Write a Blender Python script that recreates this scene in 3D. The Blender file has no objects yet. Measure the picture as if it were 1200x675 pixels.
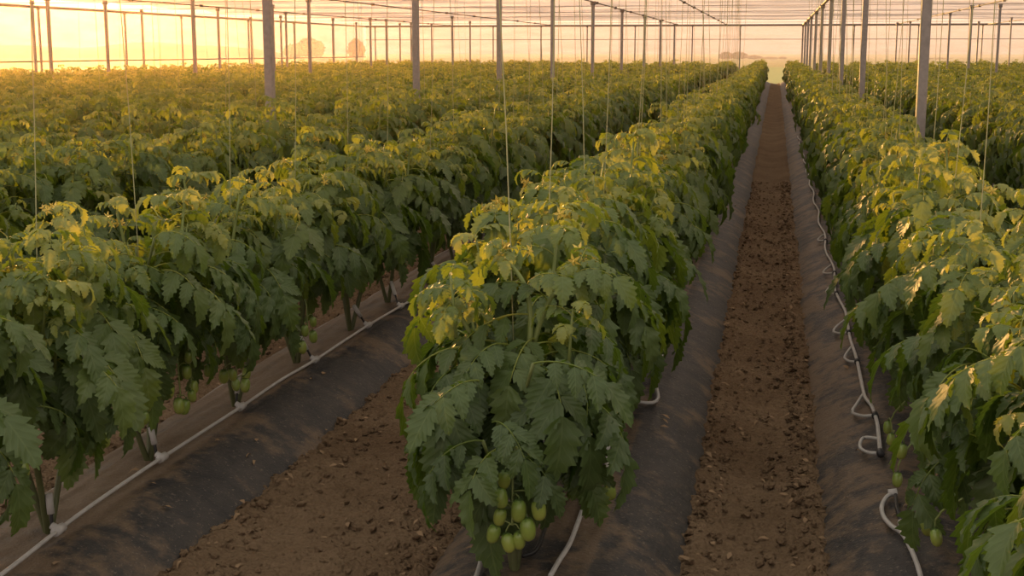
import bpy, math, random
import numpy as np
from mathutils import Vector, Matrix

sc = bpy.context.scene
COL = sc.collection
R0 = np.random.default_rng(11)
random.seed(5)
PI = math.pi
H_EYE = 1.5                      # eye height of the photographer
FPX = 1550.0                     # focal length in pixels of the 1200 wide frame
Y_END, X_LEFT, X_RIGHT = 64.0, -20.0, 12.5
Z_ROOF = 2.7

# ------------------------------------------------------------------ camera
VX, VY = 910.0, 60.0             # where the crop rows run together
PITCH = math.atan((337.5 - VY) / FPX)
YAW = math.atan((VX - 600) / FPX * math.cos(PITCH))
cF = np.array([-math.sin(YAW) * math.cos(PITCH), math.cos(YAW) * math.cos(PITCH), -math.sin(PITCH)])
cR = np.array([math.cos(YAW), math.sin(YAW), 0.0])
cU = np.cross(cR, cF)
EYE = np.array([0, 0, H_EYE])


def ray(px, py):
    return cF + cR * (px - 600) / FPX - cU * (py - 337.5) / FPX


def at_y(px, py, Y):             # the point at depth Y that the photo shows at this pixel
    d = ray(px, py)
    return EYE + d * (Y / d[1])


def at_x(px, py, X):
    d = ray(px, py)
    return EYE + d * (X / d[0])


def at_z(px, py, Z):
    d = ray(px, py)
    return EYE + d * ((Z - H_EYE) / d[2])


def proj(p):
    v = np.asarray(p, float) - EYE
    z = v @ cF
    return 600 + FPX * (v @ cR) / z, 337.5 - FPX * (v @ cU) / z, z


cam = bpy.data.cameras.new('camera')
cam.sensor_width = 36.0
cam.lens = FPX / 1200 * 36.0
cam.clip_start, cam.clip_end = 0.05, 2000
co = bpy.data.objects.new('camera', cam)
M = Matrix(((cR[0], cU[0], -cF[0], 0), (cR[1], cU[1], -cF[1], 0), (cR[2], cU[2], -cF[2], H_EYE), (0, 0, 0, 1)))
co.matrix_world = M
COL.objects.link(co)
sc.camera = co


# ------------------------------------------------------------------ helpers
def tag(o, label=None, cat=None, group=None, kind=None):
    if label: o['label'] = label
    if cat: o['category'] = cat
    if group: o['group'] = group
    if kind: o['kind'] = kind
    return o


def link(name, me, parent=None):
    o = bpy.data.objects.new(name, me)
    COL.objects.link(o)
    if parent is not None:
        o.parent = parent
    return o


def empty(name, loc, rz=0, s=1.0):
    o = bpy.data.objects.new(name, None)
    o.empty_display_size = 0.1
    o.location = loc
    o.rotation_euler = (0, 0, rz)
    o.scale = (s, s, s)
    COL.objects.link(o)
    return o


class MB:
    """collects vertices and faces for ONE mesh"""
    def __init__(s):
        s.v, s.f, s.mi, s.n, s.uv, s.tint = [], [], [], 0, [], []

    def add(s, v, f, mi=0, uv=None, tint=0.0):
        v = np.asarray(v, float).reshape(-1, 3)
        f = np.asarray(f, int)
        s.v.append(v)
        s.f.append((f + s.n, mi))
        s.uv.append(uv if uv is not None else np.tile([0.5, 2.0], (len(v), 1)))
        s.tint.append(np.full(len(v), tint) if np.isscalar(tint) else tint)
        s.n += len(v)

    def tube(s, pts, r, k=6, mi=0, tint=0.0, cap=True):
        pts = np.asarray(pts, float)
        n = len(pts)
        r = np.full(n, r) if np.isscalar(r) else np.asarray(r)
        T = np.gradient(pts, axis=0)
        T /= np.linalg.norm(T, axis=1)[:, None] + 1e-9
        ref = np.array([1.0, 0, 0]) if abs(T[0][0]) < .8 else np.array([0, 1.0, 0])
        V = []
        for i in range(n):
            a = np.cross(T[i], ref)
            a /= np.linalg.norm(a) + 1e-9
            b = np.cross(T[i], a)
            ref = -np.cross(T[i], a) * -1 if False else ref
            an = np.arange(k) / k * 2 * PI
            V.append(pts[i] + r[i] * (np.cos(an)[:, None] * a + np.sin(an)[:, None] * b))
        F = []
        for i in range(n - 1):
            for j in range(k):
                F.append((i * k + j, i * k + (j + 1) % k, (i + 1) * k + (j + 1) % k, (i + 1) * k + j))
        V = np.concatenate(V)
        if cap:
            V = np.concatenate([V, pts[:1], pts[-1:]])
            c0, c1 = n * k, n * k + 1
            for j in range(k):
                F.append((c0, (j + 1) % k, j, j))
                F.append((c1, (n - 1) * k + j, (n - 1) * k + (j + 1) % k, (n - 1) * k + (j + 1) % k))
        s.add(V, F, mi, None, tint)

    def box(s, c, d, mi=0):
        x, y, z = np.asarray(d, float) / 2
        V = np.array([(a, b, e) for a in (-x, x) for b in (-y, y) for e in (-z, z)]) + np.asarray(c)
        s.add(V, [(0, 1, 3, 2), (4, 6, 7, 5), (0, 4, 5, 1), (2, 3, 7, 6), (0, 2, 6, 4), (1, 5, 7, 3)], mi)

    def mesh(s, name, mats, smooth=True):
        V = np.concatenate(s.v)
        me = bpy.data.meshes.new(name)
        loops, starts, mis, tot = [], [], [], 0
        for f, mi in s.f:
            quad = np.ones(len(f), bool)
            if f.shape[1] == 4:
                quad = f[:, 2] != f[:, 3]
                ln = np.where(quad, 4, 3)
                mask = np.ones(f.shape, bool)
                mask[:, 3] = quad
                loops.append(f[mask])
            else:
                ln = np.full(len(f), f.shape[1])
                loops.append(f.ravel())
            st = np.concatenate([[0], np.cumsum(ln)[:-1]]) + tot
            starts.append(st)
            tot += int(ln.sum())
            mis.append(np.full(len(f), mi))
        loops = np.concatenate(loops).astype(np.int32)
        starts = np.concatenate(starts).astype(np.int32)
        mis = np.concatenate(mis).astype(np.int32)
        me.vertices.add(len(V))
        me.vertices.foreach_set('co', V.astype(np.float32).ravel())
        me.loops.add(len(loops))
        me.loops.foreach_set('vertex_index', loops)
        me.polygons.add(len(starts))
        me.polygons.foreach_set('loop_start', starts)
        me.polygons.foreach_set('material_index', mis)
        me.polygons.foreach_set('use_smooth', np.full(len(starts), smooth))
        uv = me.uv_layers.new(name='UVMap')
        UV = np.concatenate(s.uv).astype(np.float32)
        uv.data.foreach_set('uv', UV[loops].ravel())
        at = me.attributes.new('tint', 'FLOAT', 'POINT')
        at.data.foreach_set('value', np.concatenate(s.tint).astype(np.float32))
        for m in mats:
            me.materials.append(m)
        me.update()
        me.validate()
        return me


def smooth_path(P, n=8):
    """Catmull-Rom through the points P"""
    P = np.asarray(P, float)
    Q = np.concatenate([[2 * P[0] - P[1]], P, [2 * P[-1] - P[-2]]])
    out = []
    for i in range(1, len(Q) - 2):
        for t in np.arange(n) / n:
            a, b, c, d = Q[i - 1:i + 3]
            out.append(.5 * (2 * b + (c - a) * t + (2 * a - 5 * b + 4 * c - d) * t * t + (3 * b - a - 3 * c + d) * t ** 3))
    out.append(P[-1])
    return np.array(out)


_perm = np.random.default_rng(3).random((256, 256))


def vnoise(x, y):
    xi, yi = np.floor(x).astype(int), np.floor(y).astype(int)
    fx, fy = x - xi, y - yi
    fx, fy = fx * fx * (3 - 2 * fx), fy * fy * (3 - 2 * fy)
    g = lambda a, b: _perm[a % 256, b % 256]
    return (g(xi, yi) * (1 - fx) + g(xi + 1, yi) * fx) * (1 - fy) + (g(xi, yi + 1) * (1 - fx) + g(xi + 1, yi + 1) * fx) * fy


def fbm(x, y, o=4):
    r, a, t = 0, .5, 0
    for i in range(o):
        r = r + a * vnoise(x * 2 ** i + 17 * i, y * 2 ** i + 31 * i)
        t += a
        a *= .55
    return r / t - .5


ORD = ('first second third fourth fifth sixth seventh eighth ninth tenth eleventh twelfth thirteenth fourteenth fifteenth '
       'sixteenth seventeenth eighteenth nineteenth twentieth').split()
TENS = {2: 'twenty', 3: 'thirty', 4: 'forty', 5: 'fifty', 6: 'sixty', 7: 'seventy', 8: 'eighty', 9: 'ninety'}
TENTH = {2: 'twentieth', 3: 'thirtieth', 4: 'fortieth', 5: 'fiftieth', 6: 'sixtieth', 7: 'seventieth', 8: 'eightieth', 9: 'ninetieth'}


def ordinal(n):                  # 1 -> first
    if n <= 20: return ORD[n - 1]
    return TENTH[n // 10] if n % 10 == 0 else TENS[n // 10] + '-' + ORD[n % 10 - 1]


# ------------------------------------------------------------------ materials
class NT:
    def __init__(s, name):
        s.m = bpy.data.materials.new(name)
        s.m.use_nodes = True
        s.t = s.m.node_tree
        s.t.nodes.clear()
        s.out = s.t.nodes.new('ShaderNodeOutputMaterial')

    def n(s, typ, **kw):
        nd = s.t.nodes.new('ShaderNode' + typ)
        for k, v in kw.items():
            if k.startswith('i_'):
                nd.inputs[k[2:].replace('_', ' ')].default_value = v
            else:
                setattr(nd, k, v)
        return nd

    def l(s, a, b):
        s.t.links.new(a, b)

    def math(s, op, a, b=None, c=None):
        nd = s.n('Math', operation=op)
        for i, x in enumerate((a, b, c)):
            if x is None: continue
            if isinstance(x, (int, float)): nd.inputs[i].default_value = x
            else: s.l(x, nd.inputs[i])
        return nd.outputs[0]

    def ramp(s, fac, stops):
        nd = s.n('ValToRGB')
        e = nd.color_ramp.elements
        while len(e) < len(stops): e.new(.5)
        for k, (p, c) in zip(e, stops):
            k.position = p
            k.color = (*c, 1) if len(c) == 3 else c
        s.l(fac, nd.inputs[0])
        return nd.outputs[0]

    def mix(s, fac, a, b, mode='MIX'):
        nd = s.n('MixRGB', blend_type=mode)
        for k, x in (('Fac', fac), ('Color1', a), ('Color2', b)):
            if isinstance(x, (int, float)): nd.inputs[k].default_value = x
            elif isinstance(x, tuple): nd.inputs[k].default_value = (*x, 1)
            else: s.l(x, nd.inputs[k])
        return nd.outputs[0]

    def noise(s, vec, scale, detail=4, rough=.55):
        nd = s.n('TexNoise')
        nd.inputs['Scale'].default_value = scale
        nd.inputs['Detail'].default_value = detail
        nd.inputs['Roughness'].default_value = rough
        if vec is not None: s.l(vec, nd.inputs['Vector'])
        return nd.outputs['Fac']

    def bsdf(s, col, rough=.6, metal=0.0, spec=.5):
        nd = s.n('BsdfPrincipled')
        for k, x in (('Base Color', col), ('Roughness', rough), ('Metallic', metal), ('Specular IOR Level', spec)):
            if isinstance(x, (int, float)): nd.inputs[k].default_value = x
            elif isinstance(x, tuple): nd.inputs[k].default_value = (*x, 1)
            else: s.l(x, nd.inputs[k])
        return nd

    def bump(s, h, strength, dist, b):
        nd = s.n('Bump')
        nd.inputs['Strength'].default_value = strength
        nd.inputs['Distance'].default_value = dist
        s.l(h, nd.inputs['Height'])
        s.l(nd.outputs[0], b.inputs['Normal'])

    def done(s, sh):
        s.l(sh, s.out.inputs['Surface'])
        return s.m


def simple(name, col, rough=.6, metal=0.0, var=.25, scale=8.0, spec=.5, bump=0.0):
    t = NT(name)
    p = t.n('NewGeometry').outputs['Position']
    nz = t.noise(p, scale)
    c = t.mix(nz, tuple(x * (1 - var) for x in col), tuple(min(1, x * (1 + var)) for x in col))
    b = t.bsdf(c, rough, metal, spec)
    if bump: t.bump(nz, bump, .01, b)
    return t.done(b.outputs[0])


def mat_leaf():
    t = NT('tomato_leaf')
    tint = t.n('Attribute', attribute_name='tint').outputs['Fac']
    rnd = t.n('ObjectInfo').outputs['Random']
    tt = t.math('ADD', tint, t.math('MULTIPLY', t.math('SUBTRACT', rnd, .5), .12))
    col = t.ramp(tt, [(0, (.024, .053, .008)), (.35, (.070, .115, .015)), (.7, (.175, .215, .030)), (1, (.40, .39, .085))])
    uv = t.n('UVMap', uv_map='UVMap').outputs[0]
    sx = t.n('SeparateXYZ')
    t.l(uv, sx.inputs[0])
    u = t.math('ABSOLUTE', t.math('SUBTRACT', sx.outputs[0], .5))
    v = sx.outputs[1]
    mid = t.math('LESS_THAN', u, .022)
    lat = t.math('SINE', t.math('MULTIPLY', t.math('SUBTRACT', v, t.math('MULTIPLY', u, .75)), 38.0))
    latv = t.math('MULTIPLY', t.math('GREATER_THAN', lat, .90), t.math('LESS_THAN', v, 1.2))
    vein = t.math('MAXIMUM', mid, t.math('MULTIPLY', latv, .55))
    pos = t.n('NewGeometry')
    blot = t.noise(pos.outputs['Position'], 23.0, 3)
    col = t.mix(t.math('MULTIPLY', blot, .45), col, (.045, .085, .02))
    col = t.mix(t.math('MULTIPLY', vein, .22), col, (.20, .26, .085))
    back = t.mix(.35, col, (.13, .17, .085))
    col2 = t.mix(pos.outputs['Backfacing'], col, back)
    b = t.bsdf(col2, .50, 0, .42)
    t.bump(t.math('MULTIPLY', lat, -1.0), .22, .002, b)
    tr = t.n('BsdfTranslucent')
    hs = t.n('HueSaturation')
    hs.inputs['Hue'].default_value = .485
    hs.inputs['Saturation'].default_value = 1.1
    hs.inputs['Value'].default_value = 2.4
    t.l(col, hs.inputs['Color'])
    t.l(hs.outputs[0], tr.inputs['Color'])
    ms = t.n('MixShader')
    ms.inputs[0].default_value = .36
    t.l(b.outputs[0], ms.inputs[1])
    t.l(tr.outputs[0], ms.inputs[2])
    return t.done(ms.outputs[0])


def mat_stem():
    t = NT('tomato_stem')
    tint = t.n('Attribute', attribute_name='tint').outputs['Fac']
    c = t.ramp(tint, [(0, (.085, .095, .035)), (1, (.22, .27, .075))])
    b = t.bsdf(c, .55)
    return t.done(b.outputs[0])


def mat_fruit():
    t = NT('green_tomato_skin')
    g = t.n('TexCoord').outputs['Generated']
    sx = t.n('SeparateXYZ')
    t.l(g, sx.inputs[0])
    rnd = t.n('ObjectInfo').outputs['Random']
    c = t.ramp(sx.outputs[2], [(0, (.30, .31, .065)), (.6, (.24, .30, .06)), (1, (.10, .17, .03))])
    c = t.mix(t.math('MULTIPLY', rnd, .5), c, (.13, .22, .04))
    b = t.bsdf(c, .28, 0, .5)
    b.inputs['Subsurface Weight'].default_value = .2
    b.inputs['Subsurface Radius'].default_value = (.01, .012, .003)
    return t.done(b.outputs[0])


def mat_soil():
    t = NT('path_soil')
    p = t.n('NewGeometry').outputs['Position']
    a = t.noise(p, 1.7, 5)
    f = t.noise(p, 34.0, 6, .65)
    c = t.ramp(a, [(.3, (.165, .106, .060)), (.7, (.29, .200, .122))])
    c = t.mix(f, c, t.mix(.5, c, (.085, .053, .029)))
    vo = t.n('TexVoronoi', feature='F1')
    vo.inputs['Scale'].default_value = 60
    t.l(p, vo.inputs['Vector'])
    gr = t.noise(p, 90.0, 3)
    straw = t.math('MULTIPLY', t.math('GREATER_THAN', gr, .67), .35)
    c = t.mix(straw, c, (.26, .18, .11))
    b = t.bsdf(c, .95, 0, .15)
    h = t.math('ADD', f, t.math('MULTIPLY', vo.outputs['Distance'], .6))
    t.bump(h, 1.0, .03, b)
    return t.done(b.outputs[0])


def mat_film():
    t = NT('black_ground_cloth')
    p = t.n('NewGeometry').outputs['Position']
    big = t.noise(p, 2.6, 6, .62)
    mid = t.noise(p, 9.0, 6, .68)
    fine = t.noise(p, 120.0, 2)
    tint = t.n('Attribute', attribute_name='tint').outputs['Fac']      # soil washed onto the cloth; high values also bring painted sky sheen
    base = t.mix(fine, (.011, .0112, .0125), (.034, .033, .033))
    dust = t.math('MULTIPLY', t.ramp(mid, [(.36, (0, 0, 0)), (.70, (1, 1, 1))]), .5)
    base = t.mix(dust, base, (.085, .070, .056))
    m = t.math('ADD', t.math('MULTIPLY', big, .55), t.math('ADD', t.math('MULTIPLY', mid, .45), t.math('MULTIPLY', t.math('MINIMUM', tint, .27), .42)))
    mp = t.n('Mapping')
    mp.inputs['Scale'].default_value = (9, .9, 9)
    t.l(p, mp.inputs['Vector'])
    streak = t.noise(mp.outputs[0], 2.2, 5)
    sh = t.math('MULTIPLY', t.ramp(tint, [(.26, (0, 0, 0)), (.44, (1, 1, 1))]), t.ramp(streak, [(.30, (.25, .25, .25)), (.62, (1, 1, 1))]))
    base = t.mix(t.math('MULTIPLY', sh, .85), base, (.200, .165, .128))  # left shoulder: dust, with the sky's glancing reflection painted into the same beige
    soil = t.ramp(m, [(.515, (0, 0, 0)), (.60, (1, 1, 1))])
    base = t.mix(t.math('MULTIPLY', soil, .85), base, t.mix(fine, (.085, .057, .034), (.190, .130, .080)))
    sp = t.noise(p, 85.0, 2, .5)
    sp = t.math('MULTIPLY', t.math('GREATER_THAN', sp, .655), .5)
    base = t.mix(sp, base, (.19, .155, .115))
    b = t.bsdf(base, .62, 0, .35)
    t.bump(t.math('ADD', t.math('MULTIPLY', mid, .6), t.math('MULTIPLY', fine, .12)), .6, .03, b)
    return t.done(b.outputs[0])


def mat_steel():
    t = NT('galvanised_steel')
    p = t.n('NewGeometry').outputs['Position']
    a = t.noise(p, 22.0, 5)
    c = t.mix(a, (.20, .185, .17), (.40, .37, .34))
    b = t.bsdf(c, .5, .35)
    return t.done(b.outputs[0])


def mat_net(name, col, clear, dense=1.0):
    t = NT(name)
    p = t.n('NewGeometry').outputs['Position']
    mp = t.n('Mapping')
    mp.inputs['Scale'].default_value = (.35, .35, 2.2)
    t.l(p, mp.inputs['Vector'])
    a = t.noise(mp.outputs[0], 1.3, 4)
    tr = t.n('BsdfTransparent')
    tl = t.n('BsdfTranslucent')
    tl.inputs['Color'].default_value = (*col, 1)
    df = t.n('BsdfDiffuse')
    df.inputs['Color'].default_value = (*col, 1)
    m1 = t.n('MixShader')
    m1.inputs[0].default_value = .35
    t.l(tl.outputs[0], m1.inputs[1])
    t.l(df.outputs[0], m1.inputs[2])
    m2 = t.n('MixShader')
    f = t.math('ADD', t.math('MULTIPLY', a, .35), (1 - clear) - .17)
    t.l(f, m2.inputs[0])
    t.l(tr.outputs[0], m2.inputs[1])
    t.l(m1.outputs[0], m2.inputs[2])
    return t.done(m2.outputs[0])


LEAF, STEM, FRUIT = mat_leaf(), mat_stem(), mat_fruit()
SOIL, FILM, STEEL = mat_soil(), mat_film(), mat_steel()
FLOWER = simple('yellow_petals', (.70, .50, .09), .6, var=.2, scale=40)
CALYX = simple('green_calyx', (.07, .12, .025), .6)
TUBE = simple('white_hose', (.42, .405, .38), .5, var=.3, scale=25)
DARKTUBE = simple('black_hose', (.018, .018, .018), .5)
TWINE = simple('pale_twine', (.36, .35, .17), .8)
WIRE = simple('dark_wire', (.07, .06, .055), .5, .3)
PIPE = simple('grey_pipe', (.17, .15, .14), .5, .3)
FOLD = simple('highlit_fold', (.27, .245, .215), .7, var=.5, scale=14)  # shiny cloth edge catching light, its highlight painted as pale grey
DRY = simple('dry_leaf', (.25, .16, .085), .8, var=.5, scale=30)
GRASS = simple('field_grass', (.22, .25, .07), .9, var=.25, scale=.4)
TREE = simple('tree_foliage', (.060, .070, .045), .9, var=.4, scale=.5)
BARK = simple('tree_bark', (.06, .045, .035), .9)
NET_W = mat_net('wall_net', (.36, .29, .27), .70)
NET_R = mat_net('roof_net', (.70, .60, .53), .42)


# ------------------------------------------------------------------ tomato leaves
def leaflet(lod, L, W, droop, fold, wave, rng):
    if lod == 0:
        ts, ss = np.linspace(0, 1, 16), np.array([-1, -.5, 0, .5, 1])
    elif lod == 1:
        ts, ss = np.linspace(0, 1, 7), np.array([-1, 0, 1])
    else:
        ts, ss = np.array([0, .33, .7, 1]), np.array([-1, 0, 1])
    n, k = len(ts), len(ss)
    hw = W * L * (np.sin(PI * np.clip(ts, 0, 1) ** .60) ** .95)
    hw[0] = .012 * L
    hw[-1] = .004 * L
    if lod < 2:
        for i in range(1, n - 1):
            # broad lobes near the stalk, fine teeth towards the tip
            hw[i] *= (1.08 if i % 2 else .80) * rng.uniform(.92, 1.08) * (1 - .20 * math.exp(-((ts[i] - .30) / .06) ** 2))
    bend = droop * ts ** 1.3
    dt = np.diff(ts, prepend=0) * L
    cx, cz = np.cumsum(dt * np.cos(bend)), -np.cumsum(dt * np.sin(bend))
    V = np.zeros((n, k, 3))
    UV = np.zeros((n, k, 2))
    ph = rng.uniform(0, 6)
    for i in range(n):
        nx, nz = math.sin(bend[i]), math.cos(bend[i])
        sh = (.045 * L if (i % 2 and lod < 2 and 0 < i < n - 1) else 0)
        up = np.abs(ss) * hw[i] * fold + wave * L * np.sin(ts[i] * 19 + ph + np.sign(ss) * .8) * np.abs(ss) * (1 if 0 < i < n - 1 else 0)
        V[i, :, 0] = cx[i] + nx * up + sh * np.abs(ss) * math.cos(bend[i])
        V[i, :, 1] = ss * hw[i]
        V[i, :, 2] = cz[i] + nz * up - sh * np.abs(ss) * math.sin(bend[i])
        UV[i, :, 0] = .5 + ss * .5 * (hw[i] / (hw.max() + 1e-9))
        UV[i, :, 1] = ts[i]
    idx = np.arange(n * k).reshape(n, k)
    F = np.stack([idx[:-1, :-1], idx[1:, :-1], idx[1:, 1:], idx[:-1, 1:]], -1).reshape(-1, 4)[:, ::-1]
    return V.reshape(-1, 3), F, UV.reshape(-1, 2)


def compound(lod, a0, a1, rng, grav=.35, curl=1.0):
    """a whole tomato leaf of length 1 growing along +X from the origin"""
    N = 10
    s = np.linspace(0, 1, N)
    a = a0 + (a1 - a0) * s ** .9
    X = np.concatenate([[0], np.cumsum(np.cos(a[:-1]) / (N - 1))]) * .72
    Z = np.concatenate([[0], np.cumsum(np.sin(a[:-1]) / (N - 1))]) * .72
    mb = MB()
    if lod == 0:
        mb.tube(np.stack([X, X * 0, Z], 1), np.linspace(.0095, .004, N), 5, tint=.5, cap=False)
    elif lod == 1:
        mb.tube(np.stack([X, X * 0, Z], 1)[::3], np.linspace(.010, .005, N)[::3], 3, tint=.5, cap=False)
    if lod < 2:
        specs = [(.30, .27, 1), (.30, .27, -1), (.56, .34, 1), (.58, .34, -1), (.82, .33, 1), (.84, .33, -1), (1, .43, 0)]
        if lod == 0:
            specs += [(.43, .10, 1), (.45, .11, -1), (.70, .11, 1), (.70, .10, -1)]
    else:
        specs = [(.35, .36, 1), (.35, .36, -1), (.78, .40, 1), (.78, .40, -1), (1, .48, 0)]
    for (t, L, side) in specs:
        L *= rng.uniform(.85, 1.15)
        i = t * (N - 1)
        p = np.array([np.interp(t, s, X), 0, np.interp(t, s, Z)])
        ai = np.interp(t, s, a)
        T = np.array([math.cos(ai), 0, math.sin(ai)])
        Nn = np.array([-math.sin(ai), 0, math.cos(ai)])
        th = rng.uniform(.85, 1.2) * side
        D = T * math.cos(th) + np.array([0, 1, 0]) * math.sin(th) + Nn * rng.uniform(-.15, .15)
        D = D + np.array([0, 0, -grav * rng.uniform(.5, 1.5)])
        D /= np.linalg.norm(D)
        nn = Nn + np.array([rng.uniform(-.25, .25), rng.uniform(-.25, .25), .25])
        nn -= D * (nn @ D)
        nn /= np.linalg.norm(nn)
        Yv = np.cross(nn, D)
        lo = lod if L > .15 else max(lod, 1)
        v, f, uv = leaflet(lo, L * 1.08, rng.uniform(.26, .35), rng.uniform(.3, .95) * curl, rng.uniform(.12, .5), rng.uniform(.010, .034), rng)
        W = p + D * (.05 * L) + v[:, :1] * D + v[:, 1:2] * Yv + v[:, 2:3] * nn
        mb.add(W, f, 0, uv, rng.uniform(-.04, .04))
        if lod == 0 and side:
            mb.tube([p, p + D * .06 * L], .004, 3, tint=.4, cap=False)
    V = np.concatenate(mb.v)
    return V, [f for f, _ in mb.f], np.concatenate(mb.uv), np.concatenate(mb.tint)


TEMPL = {}
for lod in (0, 1, 2):
    rg = np.random.default_rng(40 + lod)
    q = {0: 5, 1: 5, 2: 4}[lod]
    TEMPL[lod] = dict(
        hang=[compound(lod, rg.uniform(-.2, .35), rg.uniform(-1.6, -1.25), rg, .5) for _ in range(q)],
        mid=[compound(lod, rg.uniform(.2, .6), rg.uniform(-1.25, -.7), rg, .4) for _ in range(q)],
        top=[compound(lod, rg.uniform(.7, 1.1), rg.uniform(-1.0, -.2), rg, .25, 1.7) for _ in range(q)])


def rotm(az, tilt, roll):
    return np.array(Matrix.Rotation(az, 3, 'Z') @ Matrix.Rotation(tilt, 3, 'Y') @ Matrix.Rotation(roll, 3, 'X'))


def add_leaf(mb, lod, cls, pos, az, L, tint, rng):
    V, F, UV, T = TEMPL[lod][cls][rng.integers(len(TEMPL[lod][cls]))]
    Rm = rotm(az, rng.uniform(-.18, .18), rng.uniform(-.3, .3))
    W = V @ Rm.T * L + pos
    base = mb.n
    mb.v.append(W)
    mb.uv.append(UV)
    mb.tint.append(T + tint)
    for f in F:
        mb.f.append((f + base, 0))
    mb.n += len(V)


def make_plant(seed, lod, h=.93, shoots=None, n_in=44, zlow=.40, extra=(), sprigs=None, fill=.93, ls=1.0):
    """returns (stem mesh, foliage mesh, tips)"""
    rng = np.random.default_rng(seed)
    st, fo = MB(), MB()
    k = 6 if lod == 0 else 4
    tips = []
    if shoots is None:
        a = rng.uniform(0, 6.28)
        shoots = []
        for i in range(3 if lod < 2 else 2):
            aa = a + i * 2.1 + rng.uniform(-.3, .3)
            hh = h * rng.uniform(.86, 1.08)
            shoots.append([(0, 0, -.02), (.03 * math.cos(aa), .06 * math.sin(aa), .12), (.09 * math.cos(aa), .16 * math.sin(aa), .40),
                           (.13 * math.cos(aa + .3), .22 * math.sin(aa + .3), .68), (.15 * math.cos(aa + .5), .25 * math.sin(aa + .5), hh)])
    for P in shoots:
        path = smooth_path(P, 6 if lod < 2 else 2)
        n = len(path)
        st.tube(path, np.interp(np.linspace(0, 1, n), [0, .5, 1], [.0115, .009, .0045]), k, tint=np.interp(np.repeat(np.concatenate([path[:, 2], path[:1, 2] * 0, path[-1:, 2]]), [k] * n + [1, 1]), [.1, .9], [.0, 1.0]))
        hz = path[-1, 2]
        tips.append(path[-1])
        az = rng.uniform(0, 6.28)
        z = zlow
        step = .066 if lod < 2 else .09
        while z < hz + .001:
            p = np.array([np.interp(z, path[:, 2], path[:, j]) for j in range(3)])
            u = (z - .2) / (h - .2)
            L = np.interp(u, [0, .55, .85, 1.1], [.35, .34, .24, .12]) * rng.uniform(.85, 1.15)
            cls = 'hang' if u < .45 else ('mid' if u < .82 else 'top')
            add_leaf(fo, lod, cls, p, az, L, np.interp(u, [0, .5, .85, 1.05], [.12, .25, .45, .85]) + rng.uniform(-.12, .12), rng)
            az += 2.4 + rng.uniform(-.4, .4)
            z += step * np.interp(u, [0, .8, 1], [1, .9, .5]) * rng.uniform(.8, 1.2)
        for j in range(4 if lod < 2 else 2):          # the curled growing tip
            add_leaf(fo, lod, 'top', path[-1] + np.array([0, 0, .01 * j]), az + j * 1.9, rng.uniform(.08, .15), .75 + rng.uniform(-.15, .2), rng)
    nn = n_in if lod < 2 else int(n_in * .75)
    for i in range(nn):                              # side shoots that fill the bush out to its flanks
        z = zlow + (h * fill - zlow) * rng.uniform(0, 1) ** .9
        w = np.interp(z, [.3, .6, .95], [.12, .15, .12])
        x, y = rng.uniform(-w, w), rng.uniform(-.33, .33)
        az = (0 if x > 0 else PI) + rng.uniform(-1.25, 1.25)
        if rng.random() < .2: az = rng.uniform(0, 6.28)
        u = (z - .2) / (h - .2)
        L = np.interp(u, [0, .6, 1], [.33, .33, .21]) * ls * rng.uniform(.85, 1.15)
        cls = 'hang' if u < .5 else 'mid'
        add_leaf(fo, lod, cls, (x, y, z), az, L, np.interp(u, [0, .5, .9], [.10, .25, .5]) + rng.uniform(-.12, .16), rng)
        if lod < 2 and i % 3 == 0:
            st.tube(smooth_path([(x * .2, y * .3, z - .18), (x * .6, y * .7, z - .1), (x, y, z)], 3), .005, 4, tint=.4)
    for i in range((9, 7, 3)[lod] if sprigs is None else sprigs):      # young sprigs that stand out of the top
        x, y = rng.uniform(-.20, .20), rng.uniform(-.33, .33)
        z = h * rng.uniform(.84, 1.04) - abs(x) * .35
        base = np.array((x * .8, y * .85, z - .16))
        tip = np.array((x + rng.uniform(-.03, .03), y, z))
        if lod < 2: st.tube([base, (base + tip) / 2 + (0, 0, .01), tip], [.0055, .004, .0025], 4, tint=.85)
        az = rng.uniform(0, 6.28)
        for j in range(5):
            q = base + (tip - base) * (.45 + .14 * j)
            add_leaf(fo, lod, 'top', q, az + 2.4 * j, rng.uniform(.07, .15), .72 + rng.uniform(-.2, .25), rng)
    for (p, az, L, cls, tint) in extra:
        add_leaf(fo, lod, cls, p, az, L, tint, rng)
    return st.mesh('stem', [STEM]), fo.mesh('foliage', [LEAF]), tips


def flower_mesh(seed):
    rng = np.random.default_rng(seed)
    mb = MB()
    for i in range(4):
        a = rng.uniform(0, 6.28)
        P = smooth_path([(0, 0, 0), (.015 * math.cos(a), .015 * math.sin(a), .02), (.035 * math.cos(a), .035 * math.sin(a), .02 + rng.uniform(-.02, .015))], 4)
        mb.tube(P, .0016, 4, 0, .9)
        c = P[-1]
        d = np.array([math.cos(a), math.sin(a), rng.uniform(-.8, .2)])
        d /= np.linalg.norm(d)
        e1 = np.cross(d, [0, 0, 1.0]); e1 /= np.linalg.norm(e1)
        e2 = np.cross(d, e1)
        mb.tube([c, c + d * .012], [(.0024), .001], 5, 1)
        for j in range(5):
            t = j * 1.2566
            o = e1 * math.cos(t) + e2 * math.sin(t)
            s = e1 * -math.sin(t) + e2 * math.cos(t)
            mb.add([c, c + o * .008 + s * .004 + d * .003, c + o * .019 - d * .003, c + o * .008 - s * .004 + d * .003], [(0, 1, 2, 3)], 1)
    return mb.mesh('flower_cluster', [STEM, FLOWER])


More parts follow.
